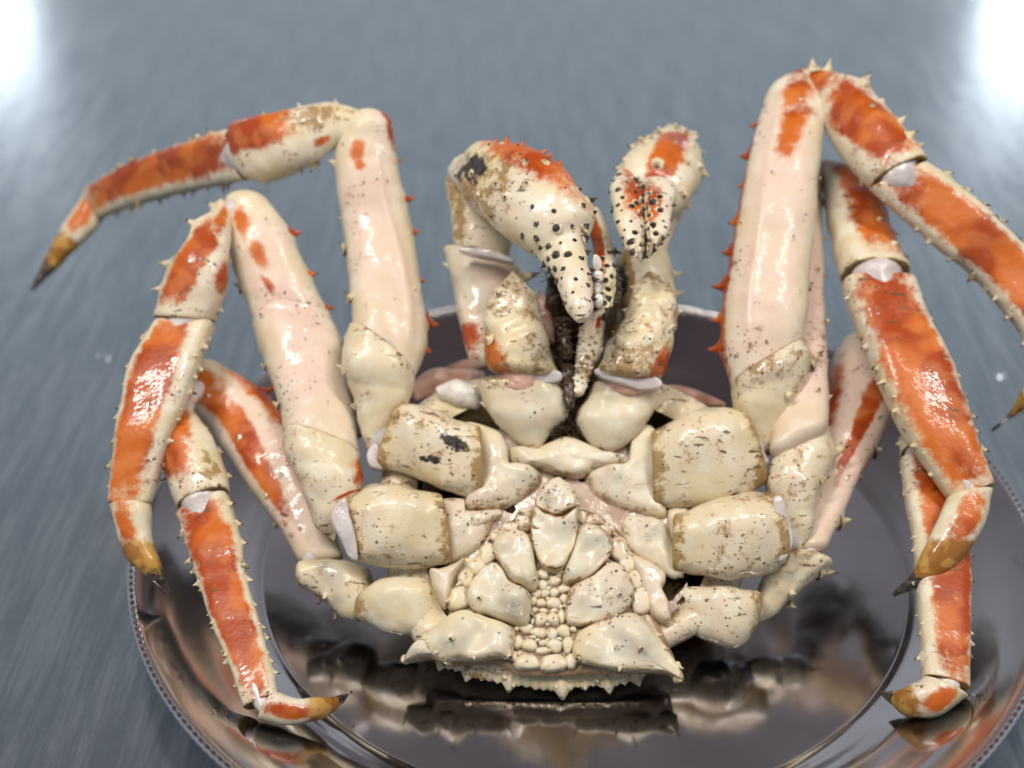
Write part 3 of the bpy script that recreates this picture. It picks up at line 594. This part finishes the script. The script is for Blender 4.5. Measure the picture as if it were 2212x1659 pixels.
claw('big claw on the left with a dark scar and black studs', [
 ('coxa', [(1143, 978, 1162, 980, .0j), (1103, 945, 1192, 938, .002j), (1062, 900, 1226, 902, .004j), (1042, 860, 1226, 862, .006j), (1034, 828, 1218, 832, .008j)], dict(ratio=.7, ex=2.5, caps=(.5, -1), edge_stain=.45, spines=[(.95, 175, 18), (.7, 178, 14), (.8, 5, 12)])),
 ('merus', [(1060, 790, 1206, 800, .112), (1044, 745, 1192, 745, .120), (1044, 695, 1170, 690, .128), (1064, 640, 1150, 640, .137), (1090, 600, 1130, 602, .143), (1106, 584, 1116, 586, .146)], dict(ratio=.75, ex=2.3, caps=(.3, .4), base_stain=.5, edge_stain=.8, lumps=.0022, spines=scatter(10, 12, 30, 150, .4) + [(.75, 10, 18), (.55, 8, 14), (.72, 120, 20)], orange=[(-.05, .3, -1.3, -.55)])),
 ('carpus', [(1012, 765, 1060, 780, .108), (990, 700, 1085, 710, .114), (980, 630, 1120, 630, .124), (968, 570, 1122, 590, .133), (960, 538, 1110, 575, .137)], dict(ratio=.8, ex=2.4, caps=(.5, -1), spines=[(.85, 0, 44, 0, 1, .35), (.9, 180, 14)], orange=[(.0, .3, -1.2, -.1)], pink=[(.6, 1, -.2, 1)])),
 ('wrist', [(984, 540, 1098, 566, .139), (978, 500, 1105, 520, .146), (972, 440, 1085, 475, .155), (966, 395, 1040, 425, .162), (985, 350, 1020, 370, .168)], dict(ratio=.8, ex=2.3, caps=(-1, .4), stain=[(.1, .8, -1, -.5)], base_stain=.15, spines=[(.9, 180, 14), (.75, 180, 12)])),
], [
 ('palm', [(1008, 338, 976, 385, .172), (1072, 312, 1012, 435, .178), (1150, 325, 1060, 490, .180), (1215, 362, 1112, 524, .179), (1262, 420, 1145, 542, .175), (1284, 468, 1162, 552, .171), (1264, 520, 1180, 578, .166), (1270, 570, 1198, 610, .162), (1280, 620, 1217, 646, .158), (1278, 655, 1234, 674, .155), (1265, 688, 1251, 692, .152)],
   dict(ratio=.75, ex=2.2, caps=(.5, .4), nt=72, orange=[(.2, .6, -1.3, -.5, -1.3, -.4)], dark=[(.17, .31, -.3, .4), (.13, .2, .3, .6)], stain=[(.12, .42, -.6, .9)], lumps=.0014,
        spines=row(172, 9, 16, .05, .55, 1., .4) + scatter(18, 9, 30, 160, 1, .1, .55, 0, .8) + scatter(34, 10, 20, 165, 1.5, .55, .98, 0, .75) + row(178, 9, 15, .6, .99, 0, 1.5, 8, .6) + row(3, 9, 11, .55, .99, 0, 1.5, 8, .7))),
 ('finger', [(1292, 448, 1274, 478, .166), (1313, 505, 1277, 512, .160), (1328, 565, 1283, 562, .155), (1332, 615, 1288, 612, .151), (1325, 650, 1288, 652, .149), (1300, 677, 1284, 682, .148)],
   dict(ratio=.75, ex=2.3, caps=(.4, .5), orange=[(.0, .62, -.35, 1.2, .1, .8)], spines=row(178, 9, 15, .3, .98, 0, 1.5, 8, .6) + scatter(14, 10, 40, 150, 1.5, .35, .98, 0, .75))),
], [
 ([(1062, 780), (1100, 786), (1150, 790), (1208, 802), (1212, 822), (1180, 828), (1130, 822), (1085, 804)], .112, dict(bulge=.0014, skirt=.008)),
 ([(990, 538), (1020, 535), (1070, 543), (1104, 558), (1108, 566), (1075, 560), (1020, 549)], .150, dict(bulge=.0008, skirt=.006)),
 ([(1283, 550), (1296, 556), (1300, 575), (1290, 585), (1280, 575)], 00.161, dict(name='tooth', bulge=.0013, mat=M_TOOTH, n=24, rings=6)),
 ([(1286, 585), (1302, 588), (1304, 604), (1292, 612), (1282, 602)], 00.159, dict(name='tooth', bulge=.0013, mat=M_TOOTH, n=24, rings=6)),
 ([(1284, 612), (1298, 614), (1300, 630), (1290, 638), (1281, 628)], 00.157, dict(name='tooth', bulge=.0013, mat=M_TOOTH, n=24, rings=6)),
 ([(1288, 636), (1302, 638), (1302, 658), (1292, 664), (1284, 652)], 00.155, dict(name='tooth', bulge=.0013, mat=M_TOOTH, n=24, rings=6)),
])

claw('small claw on the right with closed fingers pointing down', [
 ('coxa', [(1297, 982, 1314, 984, .0j), (1264, 948, 1354, 958, .002j), (1242, 905, 1396, 912, .004j), (1262, 865, 1420, 868, .006j), (1278, 828, 1428, 836, .008j)], dict(ratio=.7, ex=2.5, caps=(.5, -1), edge_stain=.5, spines=[(.95, 5, 18), (.7, 2, 14)])),
 ('merus', [(1284, 795, 1426, 815, .112), (1304, 748, 1448, 752, .120), (1338, 698, 1460, 692, .128), (1360, 648, 1456, 645, .137), (1378, 608, 1436, 604, .143), (1396, 590, 1416, 590, .146)], dict(ratio=.75, ex=2.3, caps=(.3, .4), base_stain=.55, edge_stain=.8, lumps=.0022, spines=scatter(10, 12, 30, 150, .4) + row(176, 4, 10), orange=[(-.02, .2, .65, 1.3)])),
 ('carpus', [(1345, 700, 1462, 705, .112), (1338, 630, 1460, 640, .124), (1332, 575, 1452, 580, .133), (1338, 546, 1442, 542, .138)], dict(ratio=.75, ex=2.4, caps=(.5, -1), spines=[(.7, 0, 20, 0, .4), (.45, 0, 20, 0, .4), (.2, 0, 16, 0, .4)], stain=[(.1, 1., -1.2, -.45)], dark=[(.3, .75, -1.2, -.75)])),
 ('wrist', [(1355, 548, 1442, 545, .139), (1375, 505, 1462, 485, .148), (1400, 450, 1490, 435, .158)], dict(ratio=.7, ex=2.3, caps=(-1, .4))),
], [
 ('palm', [(1425, 304, 1490, 303, .172), (1394, 313, 1512, 338, .174), (1362, 338, 1516, 385, .174), (1336, 364, 1496, 432, .171), (1340, 392, 1468, 462, .166), (1372, 412, 1446, 470, .160)], dict(ratio=.7, ex=2.3, caps=(.5, .4), lumps=.0014, orange=[(.22, .92, -.5, .45, -.4, .3), (.1, .5, -1.3, -.8)], spines=scatter(18, 16, 20, 165, .3, fat=.65) + row(178, 5, 22, .1, .9, 0, .6, 8, .6) + row(2, 4, 16, .1, .9, 0, .4, 8, .6) + [(.02, 150, 26, 0, .2, .7), (.03, 90, 24, 0, .2, .7), (.03, 30, 24, 0, .2, .7)])),
 ('finger', [(1334, 368, 1366, 378, .180), (1319, 405, 1386, 412, .179), (1325, 455, 1389, 458, .175), (1337, 500, 1391, 504, .171), (1355, 536, 1391, 538, .167), (1376, 558, 1389, 558, .164)], dict(ratio=.7, ex=2.3, caps=(.4, .5), orange=[(-.15, .24, -.5, 1.4), (.2, .68, -.2, 1.5)], spines=scatter(24, 9, 20, 160, 1.5, .2, .98, 0, .8) + row(178, 7, 9, .2, .98, 0, 1.5, 8, .8) + row(4, 14, 11, .1, .99, 0, 1.5, 12, .8))),
 ('finger', [(1384, 398, 1462, 418, .178), (1388, 440, 1452, 446, .176), (1391, 475, 1446, 485, .172), (1392, 510, 1438, 512, .169), (1393, 535, 1416, 535, .166), (1393, 551, 1399, 551, .164)], dict(ratio=.7, ex=2.3, caps=(.5, .5), orange=[(.12, .6, -1.5, .15)], spines=scatter(20, 9, 20, 160, 1.5, .25, .98, 0, .8) + row(2, 6, 9, .3, .98, 0, 1.5, 8, .8) + row(176, 14, 11, .1, .99, 0, 1.5, 12, .8))),
], [
 ([(1285, 798), (1330, 790), (1380, 800), (1424, 818), (1428, 836), (1390, 842), (1340, 830), (1298, 814)], .112, dict(bulge=.0014, skirt=.008)),
])

# --- mouthparts: dark wet bristles between the claws
mp = dome('mouthparts', crab, [(1185, 600), (1215, 570), (1270, 600), (1300, 650), (1310, 720), (1290, 800), (1262, 880), (1235, 945), (1212, 880), (1190, 800), (1170, 700)], 0j, -.006, .004, .02, mat=M_BRIS, lumps=.004)
MX = dict(ratio=.8, ex=2.2, caps=(.5, .5), nt=28, na=24)
for secs, kw in [
    ([(1252, 720, 1305, 700, .118), (1246, 760, 1300, 760, .113), (1240, 800, 1285, 800, .108), (1232, 850, 1262, 850, .102)], dict(MX, spines=scatter(40, 11, 30, 150, 1, .05, .95, 0, .35))),
    ([(1200, 690, 1222, 690, .124), (1204, 730, 1232, 730, .119), (1212, 775, 1236, 775, .112)], dict(MX, mat=M_BRIS, spines=scatter(24, 12, 20, 160, 1.5, .05, .95, 0, .3))),
    ([(1214, 790, 1238, 790, .110), (1216, 830, 1240, 830, .105), (1222, 880, 1238, 880, .099)], dict(MX, mat=M_BRIS, spines=scatter(24, 12, 20, 160, 1.5, .05, .95, 0, .3))),
    ([(1150, 650, 1182, 640, .118), (1160, 690, 1190, 690, .112), (1180, 740, 1200, 740, .108)], dict(MX, mat=M_PINK)),
    ([(1270, 650, 1310, 640, .130), (1262, 690, 1300, 690, .124), (1255, 730, 1290, 730, .118)], dict(MX, pink=[(0, 1, -2, 2)], orange=[(.2, .8, .3, 1)])),
    ([(1305, 600, 1345, 590, .115), (1310, 660, 1345, 650, .108), (1300, 720, 1335, 720, .102)], dict(MX, base_stain=1.1))]:
    o = seg('maxilliped', None, secs, **kw); o.parent = mp
mb = MB()
for i in range(2600):
    u = random.random(); y = 590 + u * 350; xc = 1205 + 35 * math.sin(u * 3) + random.gauss(0, 16) + (20 if u < .4 else 8)
    b = at_body(xc, y, random.uniform(-.004, .007)); ln = random.uniform(.004, .012) * (1 - .3 * u)
    d = unit(np.array([random.gauss(0, .6), random.gauss(-.1, .5), random.gauss(.5, .5)])); e = unit(np.cross(d, [.2, .6, .5])) * .00034; g = np.cross(d, e)
    k = np.array([random.gauss(0, .3), -.3, -.2]) * ln
    V = [b + e, b - e * .5 + g, b - e * .5 - g]; m_ = b + d * ln * .55; V += [m_ + e * .8, m_ - e * .4 + g * .8, m_ - e * .4 - g * .8, b + d * ln + k * .5]
    mb.add(V, [(0, 1, 4, 3), (1, 2, 5, 4), (2, 0, 3, 5), (3, 4, 6), (4, 5, 6), (5, 3, 6)])
o = mb.build('bristles', M_BRIS, None, 'stuff'); o.parent = mp

# --- flesh showing between the legs and the head
for secs, kw in [
    ([(890, 830, 900, 870, .080), (930, 800, 940, 862, .082), (985, 795, 1000, 858, .080), (1035, 800, 1045, 830, .076)], dict(mat=M_PINK, ratio=.7, ex=2.2)),
    ([(955, 795, 960, 815, .070), (1000, 780, 1005, 805, .070), (1050, 765, 1050, 795, .07)], dict(mat=M_PINK, ratio=.7, ex=2.2)),
    ([(1425, 830, 1432, 868, .080), (1480, 835, 1485, 878, .082), (1530, 850, 1530, 880, .080), (1565, 868, 1565, 880, .078)], dict(mat=M_PINK, ratio=.7, ex=2.2)),
    ([(1030, 870, 1040, 900, .082), (1055, 900, 1085, 930, .078), (1085, 945, 1110, 965, .074)], dict(mat=M_MEM, ratio=.8, ex=2.2)),
    ([(1420, 870, 1400, 900, .082), (1400, 900, 1375, 935, .078), (1370, 945, 1345, 965, .074)], dict(mat=M_MEM, ratio=.8, ex=2.2))]:
    o = seg('gill_flesh', None, secs, **kw); o.parent = stern
for secs in [[(950, 835, 965, 868, .092), (985, 818, 1000, 882, .093), (1012, 824, 1022, 885, .092)], [(1000, 836, 1008, 888, .089), (1025, 840, 1030, 884, .088)]]:
    o = seg('palp', None, secs, ratio=.9, ex=2.1, caps=(.8, .8), mat=M_TOOTH); o.parent = stern

# the leg and claw pieces were built in world space: keep them there under their parents
bpy.context.view_layer.update()
for o in COL.objects:
    p = o.parent
    if p is not None and p.parent is not None: o.matrix_parent_inverse = (crab.matrix_world @ ROOTS[crab.name]).inverted()

# ------------------------------------------------------------------ water drops on the counter
t = NT('water'); t.set(Base_Color=(.95, .97, 1, 1), Roughness=.02, IOR=1.33, Transmission_Weight=1.); M_W = t.m
for (x, y, r), lab in zip([(2160, 812, 13), (233, 775, 8), (212, 768, 5)],
        ['large clear water drop on the counter at the far right', 'water drop on the counter left of the crab, larger of the pair', 'tiny water drop on the counter left of the crab, smaller of the pair']):
    c = at_z(x, y, 0); px = depth(c) / FOC; R = r * px; mb = MB(); V = []
    for i in range(8):
        ph = math.pi / 2 * i / 7
        for j in range(24):
            a = 2 * math.pi * j / 24; q = R * math.cos(ph) * (1 + .12 * math.sin(2 * a + x)); V.append((c[0] + q * math.cos(a), c[1] + q * math.sin(a), .0004 + R * .45 * math.sin(ph)))
    mb.add(V, grid_faces(8, 24)); mb.f.append(tuple(range(24))[::-1]); o = mb.build('water_drop', M_W)
    o['label'] = lab; o['category'] = 'water drop'; o['group'] = 'water drops on the counter'
